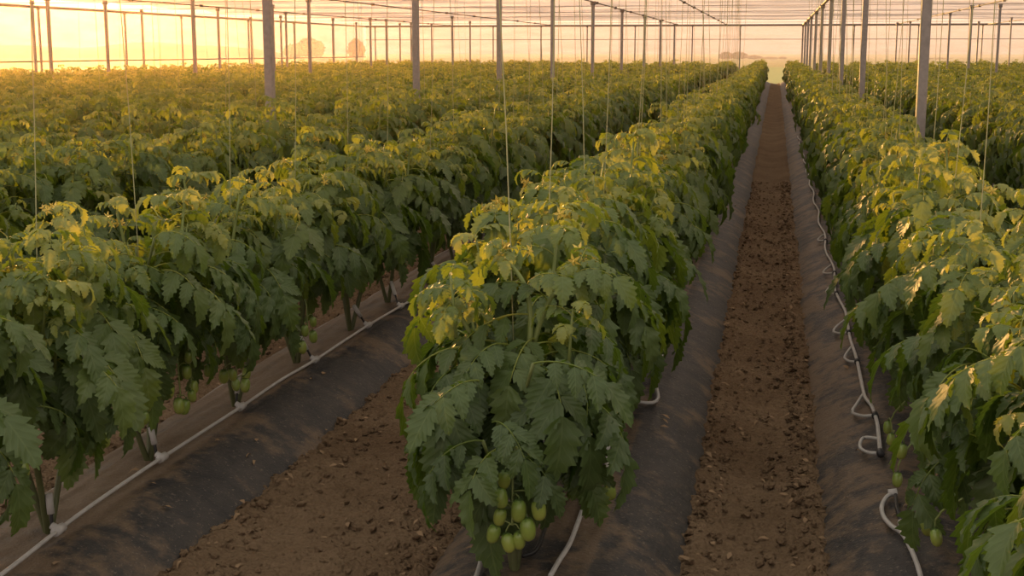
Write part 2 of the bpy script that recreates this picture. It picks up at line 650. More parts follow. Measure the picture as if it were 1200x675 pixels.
def fruit_mesh(seed):
    rng = np.random.default_rng(seed)
    mb = MB()
    prof = [(0, .0), (.006, .0015), (.0125, .006), (.0165, .015), (.018, .027), (.0175, .038), (.0150, .047), (.0105, .053), (.005, .0545), (0, .054)]
    k = 14
    V = []
    for r, z in prof:
        for j in range(k):
            t = j / k * 2 * PI
            V.append((r * math.cos(t), r * math.sin(t), -.054 + z))
    F = [(i * k + j, i * k + (j + 1) % k, (i + 1) * k + (j + 1) % k, (i + 1) * k + j) for i in range(len(prof) - 1) for j in range(k)]
    mb.add(V, F, 0)
    for j in range(6):
        t = j / 6 * 2 * PI + rng.uniform(-.2, .2)
        c, s = math.cos(t), math.sin(t)
        mb.add([(0, 0, .001), (.006 * c - .003 * s, .006 * s + .003 * c, .002), (.016 * c, .016 * s, -.003), (.006 * c + .003 * s, .006 * s - .003 * c, .002)], [(0, 1, 2, 3)], 1)
    mb.tube([(0, 0, -.001), (0, 0, .010)], .002, 5, 1)
    return mb.mesh('tomato', [FRUIT, CALYX])


FRUITS = [fruit_mesh(i) for i in range(3)]
FLOWERS = [flower_mesh(60 + i) for i in range(4)]
VAR = {0: [make_plant(100 + i, 0, n_in=52, ls=.92) for i in range(9)],
       'L': [make_plant(150 + i, 0, zlow=.47, n_in=48, ls=.92) for i in range(4)],
       1: [make_plant(200 + i, 1) for i in range(8)],
       2: [make_plant(300 + i, 2) for i in range(6)]}

# ------------------------------------------------------------------ crop rows
ROW_P = 1.37
ROWS = {k: -.67 + ROW_P * k for k in range(-14, 9)}
ROWS[1] = .69
BED = {k: (-.58 + ROW_P * k, .355) for k in range(-4, 3)}
BED[-1] = (-2.04, .345)
BED[1] = (.56, .36)
BED_H = .12


def bed_z(x, c, w):
    t = np.clip(np.abs((x - c) / w), 0, 1.25)
    return np.where(t <= 1, BED_H * (1 - t ** 2.4), -(t - 1) * .35)


def row_name(k):
    if k == 0: return 'the middle row'
    if k == 1: return 'the row right of the path'
    if k == -1: return 'the row left of the middle'
    if k < 0: return '%s row left of the middle' % ordinal(-k)
    return '%s row right of the path' % ordinal(k)


START = {0: 3.32, -1: 2.65, 1: 2.15}
PLANTS = []                      # (distance, row, x, y)
for k, x in ROWS.items():
    y = START.get(k, 2.3 + random.uniform(0, .6))
    while y < Y_END - .6:
        px, py, z = proj((x, y, .6))
        if -260 < px < 1460 and py < 1150:
            PLANTS.append((math.hypot(x, y), k, x + random.uniform(-.03, .03) - (.05 if k == 1 and y < 8 else 0), y))
        y += .71 * (1 + random.uniform(-.06, .06))
PLANTS.sort()


def visible(p):
    px, py, z = proj((p[2], p[3], .6))
    m = .40 * FPX / z
    return -m < px < 1200 + m


near, far = [], []
for p in PLANTS:
    # the nearest three hundred in the frame are plants of their own; those beside the frame only lean into it
    (near if visible(p) and len(near) < 300 else far).append(p)

# fruit that the photo shows: pixel of the fruit's middle, by row
zz = lambda L, x0, y0, z=3.0: [(x0 + a / z, y0 + b / z) for a, b in L]
FR = {0: zz([(576, 345), (556, 402), (625, 445), (563, 475), (543, 533), (580, 562), (626, 557), (652, 508), (690, 443)], 400, 450),
      'c2': zz([(877, 372), (858, 340), (914, 405), (937, 380), (876, 305), (930, 335)], 400, 450),
      -1: zz([(487, 73), (523, 80), (508, 123), (455, 125), (443, 148), (598, 22), (672, 47), (627, 75), (655, 80), (680, 12), (330, 212), (362, 197), (75, 300), (15, 340), (828, 5), (865, 3)], 0, 450)
      + zz([(668, 585), (657, 635), (735, 630), (787, 650), (812, 645), (870, 640), (1100, 460), (1070, 490), (1047, 525), (1100, 510), (1062, 545)], 0, 225),
      1: zz([(735, 200), (722, 155), (697, 297), (717, 343), (755, 338), (775, 240), (800, 405), (850, 500), (885, 545)], 800, 450)
      + zz([(483, 325), (495, 343), (517, 397), (535, 465), (470, 240), (435, 125), (545, 440), (478, 262)], 800, 225)}
fruit_of = {}
rowlist = {k: [p for p in near if p[1] == k] for k in (-1, 0, 1)}


def give(k, pt):
    p = min(rowlist[k], key=lambda p: abs(p[3] - pt[1]))
    fruit_of.setdefault(id(p), []).append(pt)


for q in FR[0]: give(0, at_y(*q, 3.04))
for q in FR['c2']: give(0, at_y(*q, 3.72))
for q in FR[-1]: give(-1, at_x(*q, -1.93))
for q in FR[1]: give(1, at_x(*q, .42))

rank = {}
rng = np.random.default_rng(77)
first = True
STRINGS = []
for p in near:
    d, k, x, y = p
    rank[k] = rank.get(k, 0) + 1
    lod = 0 if d < 8.5 else (1 if d < 22 else 2)
    z0 = bed_z(np.array(x), *BED[k]) if k in BED else BED_H * .9
    rz = (0 if rng.random() < .5 else PI) + rng.uniform(-.25, .25)
    s = rng.uniform(.92, 1.04)
    custom = (k == 0 and rank[k] == 1)
    if custom:
        rz, s = 0.0, 1.0
        shoots = [[(0, 0, -.02), (.0, -.02, .15), (.015, -.03, .42), (.045, -.02, .66), (.03, -.01, .78), (-.02, -.02, .86)],
                  [(0, 0, -.02), (.02, .02, .2), (.03, .0, .45), (.05, -.01, .62), (.10, -.01, .76), (.17, .0, .82)],
                  [(0, 0, -.02), (-.04, .03, .2), (-.08, .0, .45), (-.10, -.02, .62), (-.16, -.03, .74)],
                  [(0, 0, -.02), (.03, .08, .3), (.05, .2, .6), (.07, .25, .88)]]
        extra = [((-.08, -.05, .62), PI + .15, .34, 'mid', .42), ((-.06, -.05, .50), PI - .1, .29, 'mid', .3),
                 ((-.05, -.05, .44), PI + .3, .28, 'hang', .25), ((-.05, -.06, .56), -1.9, .34, 'hang', .2), ((.05, -.06, .58), -1.2, .34, 'hang', .2),
                 ((-.1, -.05, .46), -2.4, .27, 'hang', .2),
                 ((.12, 0, .5), -.3, .36, 'hang', .2), ((.1, 0, .6), -.6, .34, 'hang', .25)]
        stm, fol, tips = make_plant(991, 0, .86, shoots, 46, .39, extra, 3, .76, .78)
        s = 1.0
    else:
        vs_ = VAR['L' if (lod == 0 and k == -1) else lod]
        stm, fol, tips = vs_[rng.integers(len(vs_))]
    e = empty('tomato_plant', (x, y, float(z0)), rz, s)
    where = row_name(k)
    look = 'leafy tomato plant'
    if id(p) in fruit_of: look = 'tomato plant with green fruit'
    if custom: lab = 'tomato plant at the front end of the middle row with green fruit at its foot'
    else: lab = '%s, %s from the front, %s' % (look, ordinal(rank[k]), where)
    tag(e, lab, 'tomato plant', 'tomato plants in the crop rows')
    link('stem', stm, e)
    link('foliage', fol, e)
    if lod == 0:
        for tp in tips[:3]:
            if rng.random() < .75 or custom:
                f = link('flower_cluster', FLOWERS[rng.integers(4)], e)
                f.location = Vector(tp) + Vector((rng.uniform(-.04, .04), rng.uniform(-.04, .04), rng.uniform(-.06, .02)))
                f.rotation_euler = (0, 0, rng.uniform(0, 6))
                f.scale = (1.1,) * 3
    if id(p) in fruit_of:
        Minv = (Matrix.Translation((x, y, float(z0))) @ Matrix.Rotation(rz, 4, 'Z') @ Matrix.Scale(s, 4)).inverted()
        pts = [Minv @ Vector(q) for q in fruit_of[id(p)]]
        # fruits that hang close together share a truss
        clusters = []
        for q in pts:
            for c in clusters:
                if (c[0] - q).length < .17: c.append(q); break
            else: clusters.append([q])
        for c in clusters:
            mx = sum((q.x for q in c)) / len(c)
            my = sum((q.y for q in c)) / len(c)
            top = Vector((mx * .94, my * .95, max(q.z for q in c) + .085))
            root = Vector((mx * .8, my * .85, max(q.z for q in c) + .13))
            if custom:
                top = Vector((mx * .8, my * .8, max(q.z for q in c) + .045))
                root = Vector((mx * .2, my * .15, max(q.z for q in c) + .03))
            tb = MB()
            low = Vector((mx, my, min(q.z for q in c) + .05))
            spine = smooth_path([root, top, (top + low) / 2, low], 6)
            tb.tube(spine, .0032, 5, 0, .7)
            for q in c:
                t_ = q + Vector((0, 0, .034))
                sp = min((Vector(v) for v in spine if v[2] > t_.z - .01), key=lambda v: (v - t_).length, default=top)
                tb.tube(smooth_path([sp, (sp + t_) / 2 + Vector((0, 0, .008)), t_], 4), .002, 4, 0, .7)
            tr = link('tomato_truss', tb.mesh('tomato_truss', [STEM]), e)
            for q in c:
                t = link('tomato', FRUITS[rng.integers(3)], tr)
                t.location = q + Vector((0, 0, .027))
                t.rotation_euler = (rng.uniform(-.25, .25), rng.uniform(-.25, .25), rng.uniform(0, 6))
                fs = rng.uniform(.82, 1.12)
                t.scale = (fs, fs, fs)
    if (k in (-1, 0, 1) and y < 30) or rng.random() < .2:
        STRINGS.append((p, rank[k]))

# the rest of the crop: one object that scatters whole plants on its points

def stuff_plants(name, pts, sources, label):
    me = bpy.data.meshes.new(name)
    me.from_pydata([(p[2], p[3], BED_H * .85) for p in pts], [], [])
    o = link(name, me)
    tag(o, label, 'tomato plants', None, 'stuff')
    ng = bpy.data.node_groups.new(name + '_nodes', 'GeometryNodeTree')
    ng.interface.new_socket('Geometry', in_out='INPUT', socket_type='NodeSocketGeometry')
    ng.interface.new_socket('Geometry', in_out='OUTPUT', socket_type='NodeSocketGeometry')
    gi, go = ng.nodes.new('NodeGroupInput'), ng.nodes.new('NodeGroupOutput')
    coll = bpy.data.collections.new(name + '_source')
    for i, (stm, fol, _) in enumerate(sources):
        a = bpy.data.objects.new('plant_source', fol)
        coll.objects.link(a)
    ci = ng.nodes.new('GeometryNodeCollectionInfo')
    ci.inputs['Collection'].default_value = coll
    ci.inputs['Separate Children'].default_value = True
    ci.inputs['Reset Children'].default_value = True
    ip = ng.nodes.new('GeometryNodeInstanceOnPoints')
    ip.inputs['Pick Instance'].default_value = True
    r1 = ng.nodes.new('FunctionNodeRandomValue')
    r1.data_type = 'INT'
    r1.inputs[4].default_value, r1.inputs[5].default_value = 0, len(sources) - 1
    r1.inputs['Seed'].default_value = 4
    r2 = ng.nodes.new('FunctionNodeRandomValue')
    r2.data_type = 'FLOAT_VECTOR'
    r2.inputs[0].default_value, r2.inputs[1].default_value = (0, 0, -.3), (0, 0, .3)
    r3 = ng.nodes.new('FunctionNodeRandomValue')
    r3.data_type = 'FLOAT'
    r3.inputs[2].default_value, r3.inputs[3].default_value = .9, 1.04
    ng.links.new(gi.outputs[0], ip.inputs['Points'])
    ng.links.new(ci.outputs[0], ip.inputs['Instance'])
    ng.links.new(r1.outputs[2], ip.inputs['Instance Index'])
    ng.links.new(r2.outputs[0], ip.inputs['Rotation'])
    ng.links.new(r3.outputs[1], ip.inputs['Scale'])
    ng.links.new(ip.outputs[0], go.inputs[0])
    o.modifiers.new('scatter', 'NODES').node_group = ng
    return o


stuff_plants('tomato_plants', far, VAR[2] + VAR[1][:2], 'mass of tomato plants filling the far rows up to the net walls')

# ------------------------------------------------------------------ ground
def coords(dense0, dense1, step, lo, hi, grow=1.25):
    a = list(np.arange(dense0, dense1 + 1e-6, step))
    s = step
    while a[-1] < hi:
        s *= grow
        a.append(min(a[-1] + s, hi))
    s = step
    while a[0] > lo:
        s *= grow
        a.insert(0, max(a[0] - s, lo))
    return np.array(a)


xs = coords(-2.75, 2.3, .018, X_LEFT, X_RIGHT)
ys = [2.2]
while ys[-1] < Y_END + .5: ys.append(ys[-1] * 1.0062)
ys = np.concatenate([[-4, -1, 1], ys])


def grid_faces(n, m):
    idx = np.arange(n * m).reshape(n, m)
    return np.stack([idx[:-1, :-1], idx[1:, :-1], idx[1:, 1:], idx[:-1, 1:]], -1).reshape(-1, 4)


gx, gy = np.meshgrid(xs, ys, indexing='ij')
clod = np.clip(fbm(gx * 22, gy * 22, 3), -.1, 1) * .075
clod *= np.clip(9 / np.maximum(gy, 1), 0, 1)
amp = .45 + 1.1 * np.clip(fbm(gx * 1.7 + 9, gy * 1.7, 3) + .25, 0, 1)
gz = fbm(gx * 2.2, gy * 1.4, 3) * .05 + clod * amp
for k, (c, w) in BED.items():
    t = np.abs(gx - c) / w
    gz = np.where(t < .9, -.08, gz)
    gz += np.where((t >= .9) & (t < 1.3), .02 * (1 - np.abs(t - 1.1) / .2), 0)
# the walked middle of each path is trodden a little lower
for c, w in ((-.01, .13), (-1.31, .25)):
    gz -= .022 * np.exp(-((gx - c) / w) ** 2)
mb = MB()
mb.add(np.stack([gx, gy, gz], -1), grid_faces(len(xs), len(ys)))
floor = tag(link('floor', mb.mesh('floor', [SOIL])), 'bare brown soil floor of the net house', 'floor', None, 'structure')


def soil_z(x, y):
    i = np.clip(np.searchsorted(xs, x), 0, len(xs) - 1)
    j = np.clip(np.searchsorted(ys, y), 0, len(ys) - 1)
    return gz[i, j]


# field outside
mb = MB()
mb.add([(-300, Y_END + .5, -.03), (300, Y_END + .5, -.03), (300, 700, -.03), (-300, 700, -.03)], [(0, 1, 2, 3)])
mb.add([(-300, -30, -.03), (X_LEFT - .1, -30, -.03), (X_LEFT - .1, Y_END + .5, -.03), (-300, Y_END + .5, -.03)], [(0, 1, 2, 3)])
mb.add([(X_RIGHT + .1, -30, -.03), (300, -30, -.03), (300, Y_END + .5, -.03), (X_RIGHT + .1, Y_END + .5, -.03)], [(0, 1, 2, 3)])
tag(link('ground', mb.mesh('ground', [GRASS])), 'open green field outside the net house', 'field', None, 'structure')

# black ground cloth over each bed
for k, (c, w) in BED.items():
    nearbed = k in (-1, 0, 1)
    u = np.linspace(-1.16, 1.16, 72 if nearbed else 14)
    yy = [2.3]
    while yy[-1] < Y_END - .3: yy.append(yy[-1] * (1.008 if nearbed else 1.05))
    if k == 0: yy = [2.75] + [v for v in yy if v > 2.77]
    yy = np.array(yy)
    U, YY = np.meshgrid(u, yy, indexing='ij')
    edge = 1 + .03 * fbm(YY * .9 + k * 7, U * 0 + k, 3) * 2
    XX = c + U * w * edge
    ZZ = bed_z(XX, c, w * edge) + .006
    wr = fbm(XX * 9 + k * 5, YY * 2.6, 4) * np.clip(8 / YY, 0, 1)
    ZZ += wr * .040 * np.clip(1.1 - np.abs(U), 0, 1) + .012 * fbm(XX * 26, YY * 9, 2) * np.clip(1.05 - np.abs(U), 0, .8)
    dirt = .10 + 0 * U
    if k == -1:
        # lengthwise folds on the left shoulder, soil thrown over it, and sky reflection painted in
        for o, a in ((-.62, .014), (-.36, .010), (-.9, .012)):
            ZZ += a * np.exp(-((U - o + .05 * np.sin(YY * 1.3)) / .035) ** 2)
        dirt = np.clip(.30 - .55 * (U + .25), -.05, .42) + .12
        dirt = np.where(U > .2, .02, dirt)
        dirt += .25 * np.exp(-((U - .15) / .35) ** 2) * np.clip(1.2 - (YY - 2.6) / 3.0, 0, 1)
    if k == 1: dirt = .07 - .09 * U
    if k == 0: dirt = np.where(U > .35, .0, .14)
    mb = MB()
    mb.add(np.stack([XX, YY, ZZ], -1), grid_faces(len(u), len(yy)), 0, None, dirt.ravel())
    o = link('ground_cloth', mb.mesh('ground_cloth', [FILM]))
    lab = {0: 'black ground cloth over the bed of the middle row', 1: 'black ground cloth over the bed right of the dirt path',
           -1: 'black ground cloth with dusty folds and a white hose, left bed'}.get(k)
    if lab is None:
        lab = 'black ground cloth under the plants of ' + row_name(k)
    tag(o, lab, 'ground cloth', 'ground cloths over the beds')
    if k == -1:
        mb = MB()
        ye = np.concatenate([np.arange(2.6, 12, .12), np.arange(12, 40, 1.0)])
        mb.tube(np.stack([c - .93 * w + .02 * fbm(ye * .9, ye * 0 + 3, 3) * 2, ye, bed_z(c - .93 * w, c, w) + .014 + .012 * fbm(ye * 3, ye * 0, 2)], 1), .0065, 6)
        tag(link('folded_edge', mb.mesh('folded_edge', [FOLD]), o), 'folded edge with its highlight painted pale')

# clods and litter lying on the soil
rng = np.random.default_rng(9)
ico_v = np.array([(0, 0, 1), (.89, 0, .45), (.28, .85, .45), (-.72, .53, .45), (-.72, -.53, .45), (.28, -.85, .45), (.72, .53, -.45), (-.28, .85, -.45), (-.89, 0, -.45), (-.28, -.85, -.45), (.72, -.53, -.45), (0, 0, -1)])
ico_f = np.array([(0, 1, 2), (0, 2, 3), (0, 3, 4), (0, 4, 5), (0, 5, 1), (1, 6, 2), (2, 7, 3), (3, 8, 4), (4, 9, 5), (5, 10, 1), (2, 6, 7), (3, 7, 8), (4, 8, 9), (5, 9, 10), (1, 10, 6), (11, 7, 6), (11, 8, 7), (11, 9, 8), (11, 10, 9), (11, 6, 10)])
PATHS = ((-.22, .20), (-1.70, -.93), (-2.75, -2.38))


def path_spot():
    a, b = PATHS[rng.choice(3, p=[.42, .46, .12])]
    t = rng.random()
    t = t if rng.random() < .5 else (t * .25 if rng.random() < .5 else 1 - t * .25)
    return a + (b - a) * t, 2.7 + 13 * rng.random() ** 1.9


mb = MB()
for i in range(11000):
    x, y = path_spot()
    s = .003 + .017 * rng.random() ** 2.6
    V = ico_v * rng.uniform(.6, 1.25, (12, 1)) * s * np.array([1, 1, .7])
    V = V @ rotm(rng.uniform(0, 6), rng.uniform(-.5, .5), rng.uniform(-.5, .5)).T
    mb.add(V + (x, y, soil_z(x, y) + s * .2), ico_f)
tag(link('soil_clods', mb.mesh('soil_clods', [SOIL], False)), 'crumbs and clods of brown soil strewn along the dirt paths', 'soil clods', None, 'stuff')
mb = MB()
for i in range(750):
    x, y = path_spot()
    z = soil_z(x, y) + .004
    if rng.random() < .18:
        k = rng.choice([-1, 0, 1])
        c, w = BED[k]
        x = c + rng.uniform(-.85, .85) * w
        z = float(bed_z(np.array(x), c, w)) + .012
    L, W = rng.uniform(.012, .05), rng.uniform(.003, .010)
    b = rng.uniform(.1, .4) * L
    V = np.array([(-L / 2, 0, 0), (-L * .15, W, b * .6), (L * .2, W * .8, b), (L / 2, 0, b * .2), (L * .2, -W, b * .7), (-L * .15, -W * .9, b)])
    V = V @ rotm(rng.uniform(0, 6), rng.uniform(-.3, .3), rng.uniform(-.4, .4)).T
    mb.add(V + (x, y, z), [(0, 1, 2, 5), (5, 2, 4, 4), (2, 3, 4, 4)])
tag(link('leaf_litter', mb.mesh('leaf_litter', [DRY])), 'dry leaf scraps and straw lying on soil and cloth', 'leaf litter', None, 'stuff')

# ------------------------------------------------------------------ drip hoses
def film_top(x, y):
    for k, (c, w) in BED.items():
        if abs(x - c) < w: return float(bed_z(np.array(x), c, w)) + .022
    return .02


def onfilm(P, r=.010):
    return [(x, y, film_top(x, y) + r) for x, y in P]


rng = np.random.default_rng(21)
# left bed: one long white hose, a connector and a dripper stake at every plant
pix = [(-30, 702), (20, 665), (95, 607), (170, 555), (228, 517), (283, 481), (330, 449), (370, 425), (432, 384), (505, 340)]
P = [at_z(a, b, .135)[:2] for a, b in pix]
for y in np.arange(8.2, 20, .71): P.append((-1.89 + .012 * math.sin(y * 5), y))
mb = MB()
pts = smooth_path(onfilm(P), 6)
mb.tube(pts, .0064, 8)
hose = link('drip_hose', mb.mesh('drip_hose', [TUBE]))
tag(hose, 'long white drip hose with connectors along the left bed', 'drip hose', 'white drip hoses')
for p in rowlist[-1]:
    if p[3] > 13: break
    j = int(np.argmin(np.abs(pts[:, 1] - (p[3] - .06))))
    c = pts[j]
    m = MB()
    m.tube([c + (0, -.022, 0), c + (0, .022, 0)], .0145, 8)
    m.tube([c, c + (-.022, 0, .012)], .011, 8)
    con = link('hose_connector', m.mesh('hose_connector', [TUBE]), hose)
    m = MB()
    base, top = c + np.array((-.02, 0, .01)), np.array((p[2] + .035, p[3] - .045, .255))
    q = base + (top - base) * .38
    m.tube(smooth_path([base, (base + q) / 2, q], 3), .005, 6, 1)
    m.tube([q, q + (top - q) * .5, top], .0105, 8, 0)
    tag(link('dripper_stake', m.mesh('dripper_stake', [TUBE, DARKTUBE]), hose), 'white sleeve on a short dark stake')
# middle bed
P = [at_z(a, b, .13)[:2] for a, b in [(553, 690), (560, 672), (564, 655), (565, 640), (567, 620)]]
m = MB()
pts = smooth_path(onfilm(P), 6)
m.tube(pts, .0066, 8)
h = tag(link('drip_hose', m.mesh('drip_hose', [TUBE])), 'short white drip hose left of the front plant of the middle row', 'drip hose', 'white drip hoses')
m = MB()
m.tube([pts[-9] - (0, .02, 0), pts[-9] + (0, .02, 0)], .014, 8)
link('hose_connector', m.mesh('hose_connector', [TUBE]), h)
m = MB()
m.tube([pts[-1] - (0, .005, 0), pts[-1] + (.005, .03, .004)], .0115, 8)
tag(link('hose_end', m.mesh('hose_end', [DARKTUBE]), h), 'black end plug')
P = [at_z(a, b, .115)[:2] for a, b in [(645, 690), (655, 672), (668, 650), (680, 618), (690, 592), (702, 587), (712, 580), (715, 568), (711, 555), (714, 530), (726, 514), (732, 498), (730, 480)]]
P += [(-.42, 5.1), (-.46, 5.6), (-.45, 7.0)]
m = MB()
pts = smooth_path(onfilm(P), 6)
m.tube(pts, .0072, 8)
h = tag(link('drip_hose', m.mesh('drip_hose', [TUBE])), 'bent white drip hose right of the front plant of the middle row', 'drip hose', 'white drip hoses')
m = MB()
c = pts[24]
m.tube([c + (-.02, .0, 0), c + (.02, .01, .01)], .0145, 8)
m.tube([c + (0, -.02, 0), c + (0, .022, .003)], .0135, 8)
link('hose_connector', m.mesh('hose_connector', [TUBE]), h)
P = [at_z(a, b, .12)[:2] for a, b in [(612, 662), (628, 655), (640, 625), (652, 600), (662, 578)]]
m = MB()
m.tube(smooth_path(onfilm(P, .004), 6), .0065, 6)
tag(link('drip_hose', m.mesh('drip_hose', [DARKTUBE])), 'thin black hose curling round the front stem of the middle row', 'drip hose', 'black drip hoses')
# right bed: main hose with a loop at every plant, cut end nearest the camera
P = [at_z(a, b, .10)[:2] for a, b in [(1080, 700), (1074, 678), (1065, 655), (1056, 638), (1044, 627), (1035, 614), (1033, 602), (1038, 594), (1045, 591)]]
m = MB()
pts = smooth_path(onfilm(P), 6)
m.tube(pts, .0072, 8)
h = tag(link('drip_hose', m.mesh('drip_hose', [TUBE])), 'white drip hose with a rounded cut end, nearest on the right bed', 'drip hose', 'white drip hoses')
m = MB()
c = pts[-1]
m.tube([c - (.012, 0, 0), c + (.014, .002, .004)], .013, 8)
link('hose_connector', m.mesh('hose_connector', [TUBE]), h)
m = MB()
c2 = at_z(1056, 612, .13)
m.tube([c + (.01, 0, 0), (c + c2) / 2, c2], .006, 6, 1)
m.tube([c2, c2 + (.0, -.045, -.004)], .011, 8, 0)
tag(link('dripper_stake', m.mesh('dripper_stake', [TUBE, DARKTUBE]), h), 'black spur with a short white sleeve')
P = [at_z(a, b, .10)[:2] for a, b in [(1031, 542), (1029, 522), (1027, 506), (1021, 487), (1013, 474), (1008, 452), (1003, 428), (996, 405)]]
while P[-1][1] < 22:
    P.append((.395 + .012 * math.sin(P[-1][1] * 4), P[-1][1] + .35))
m = MB()
pts = smooth_path(onfilm(P), 5)
m.tube(pts, .0074, 8)
h = tag(link('drip_hose', m.mesh('drip_hose', [TUBE])), 'white drip hose with side loops running away along the right bed', 'drip hose', 'white drip hoses')
for i, y in enumerate((4.4, 5.05, 5.95, 6.6, 7.7, 8.4, 9.9)):
    j0, j1 = int(np.argmin(np.abs(pts[:, 1] - y))), int(np.argmin(np.abs(pts[:, 1] - y - .33)))
    a, b = pts[j0], pts[j1]
    lw = (.7, .9, .55, .8, .6, .75, .6)[i]
    q = [a, a + (-.05 * lw, .03, .0), a + (-.085 * lw, .12, 0), a + (-.06 * lw, .22, .0), b]
    q = [(v[0], v[1], film_top(v[0], v[1]) + .010) for v in q]
    m = MB()
    m.tube(smooth_path(q, 6), 0.0064, 8)
    lo = link('hose_loop', m.mesh('hose_loop', [TUBE]), h)
    m = MB()
    m.tube([a - (0, .018, 0), a + (0, .018, 0)], .0135, 8)
    tag(link('hose_connector', m.mesh('hose_connector', [DARKTUBE]), h), 'black connector')

# ------------------------------------------------------------------ twine to the plants
rng = np.random.default_rng(31)
for p, r in STRINGS:
    d, k, x, y = p
    m = MB()
    zb = .62
    dx, dy = rng.uniform(-.10, .10), rng.uniform(-.1, .1)
    Z = np.linspace(0, 1, 7)
    th = .0016 if d < 12 else .0024
    m.tube([(dx * t + .012 * math.sin(t * 4), dy * t, zb + (Z_ROOF - .02 - zb) * t) for t in Z], th, 5)
    o = link('support_twine', m.mesh('support_twine', [TWINE]))
    o.location = (x, y, 0)
    tag(o, 'pale twine to the %s plant from the front, %s' % (ordinal(r), row_name(k)), 'twine', 'support twines over the rows')

# ------------------------------------------------------------------ steel posts
def make_post(name, x, y, w, label, cat='post', group='steel posts', top=Z_ROOF):
    o = empty(name, (x, y, 0))
    m = MB()
    h = w / 2
    b = w * .12
    prof = np.array([(-h + b, -h), (h - b, -h), (h, -h + b), (h, h - b), (h - b, h), (-h + b, h), (-h, h - b), (-h, -h + b)])
    V = np.concatenate([np.column_stack([prof, np.full(8, z)]) for z in (-.05, top)])
    F = [(j, (j + 1) % 8, 8 + (j + 1) % 8, 8 + j) for j in range(8)]
    m.add(V, F)
    m.add(V[8:], [tuple(range(8))])
    link('shaft', m.mesh('shaft', [STEEL], False), o)
    m = MB()
    m.box((0, 0, top - .05), (w * 1.5, w * 1.5, .05))
    m.box((0, 0, top + .0), (w * 1.7, w * .7, .035))
    link('clamp', m.mesh('clamp', [PIPE], False), o)
    tag(o, label, cat, group)
    return o


R1 = [1083, 1012, 987, 972, 962, 955, 949.5, 946, 943, 940]
for i, px in enumerate(R1):
    d = ray(px, 60)
    make_post('steel_post', 1.17, 1.17 * d[1] / d[0], .078, 'grey steel post, %s from the front in the line behind the right row' % ordinal(i + 1))
L1 = [315, 487.5, 585, 647.5, 694.5, 728.5, 755, 773.5, 790]
for i, px in enumerate(L1):
    d = ray(px, 60)
    make_post('steel_post', -4.5, -4.5 * d[1] / d[0], .078, 'grey steel post, %s from the front in the line left of the middle row' % ordinal(i + 1))
OTHER = [(59, 28, .10), (126, 30.5, .095), (41, 30, .08), (168, 37, .075), (214, 44, .07), (228, 26, .095), (257, 36, .085), (295, 46, .08), (321, 34, .08), (330, 44, .08), (336, 40, .08),
         (363, 30, .095), (391, 48, .09), (418, 55, .085), (434.5, 48, .09), (453, 50, .085), (469, 57, .08), (482, 56, .08), (506, 58, .07), (530.5, 46, .08), (551, 54, .08)]
names_left = sorted(OTHER)
for i, (px, Y, w) in enumerate(names_left):
    q = at_y(px, 60, Y)
    make_post('steel_post', q[0], Y, w * .72, 'thin steel post rising from the far left crop, %s counted from the left' % ordinal(i + 1))
RIGHT = [(1065, 57, .085), (1050, 60, .08), (1111, 45, .085), (1136, 38, .09), (1145, 58, .08), (1169, 37, .085), (1183, 52, .07)]
for i, (px, Y, w) in enumerate(sorted(RIGHT)):
    q = at_y(px, 60, Y)
    make_post('steel_post', q[0], Y, w * .72, 'thin steel post rising from the far right crop, %s counted from the left' % ordinal(i + 1))
for i, px in enumerate((440, 482, 530, 578, 634, 688, 744, 811, 867, 1000, 1075, 1150)):
    make_post('wall_post', float(at_y(px, 60, Y_END)[0]), Y_END, .055, 'slim steel post against the back net wall, %s counted from the left' % ordinal(i + 1), group='posts of the back net wall')
for i, y in enumerate(np.arange(24, 63, 5.0)):
    make_post('wall_post', X_LEFT, float(y), .055, 'slim steel post against the sunlit left net wall, %s from the front' % ordinal(i + 1), group='posts of the left net wall')


# ------------------------------------------------------------------ pipes and wires overhead
def rod(name, a, b, r, mat, label, cat, group, sag=0.0, n=2):
    m = MB()
    t = np.linspace(0, 1, n)
    P = np.outer(1 - t, a) + np.outer(t, b)
    P[:, 2] -= sag * 4 * t * (1 - t)
    m.tube(P, r, 6)
    o = link(name, m.mesh(name, [mat]))
    return tag(o, label, cat, group)


BZ = Z_ROOF
rod('horizontal_pipe', (X_LEFT, Y_END, BZ), (X_RIGHT, Y_END, BZ), .045, PIPE, 'dark pipe along the top of the back net wall', 'pipe', 'pipes of the net house')
rod('horizontal_pipe', (X_LEFT, 10, BZ), (X_LEFT, Y_END, BZ), .04, PIPE, 'dark pipe along the top of the sunlit left net wall', 'pipe', 'pipes of the net house')
rod('horizontal_pipe', (X_LEFT, 10, 1.22), (X_LEFT, Y_END, 1.22), .022, PIPE, 'thin rail halfway up the sunlit left net wall', 'pipe', 'pipes of the net house')
rod('horizontal_pipe', (X_LEFT, Y_END - .05, 2.05), (X_RIGHT, Y_END - .05, 2.05), .014, PIPE, 'thin rail across the middle of the back net wall', 'pipe', 'pipes of the net house')
rod('ridge_pipe', (1.17, 8, BZ + .02), (1.17, Y_END, BZ + .02), .035, PIPE, 'pipe on top of the post line behind the right row', 'pipe', 'pipes of the net house')
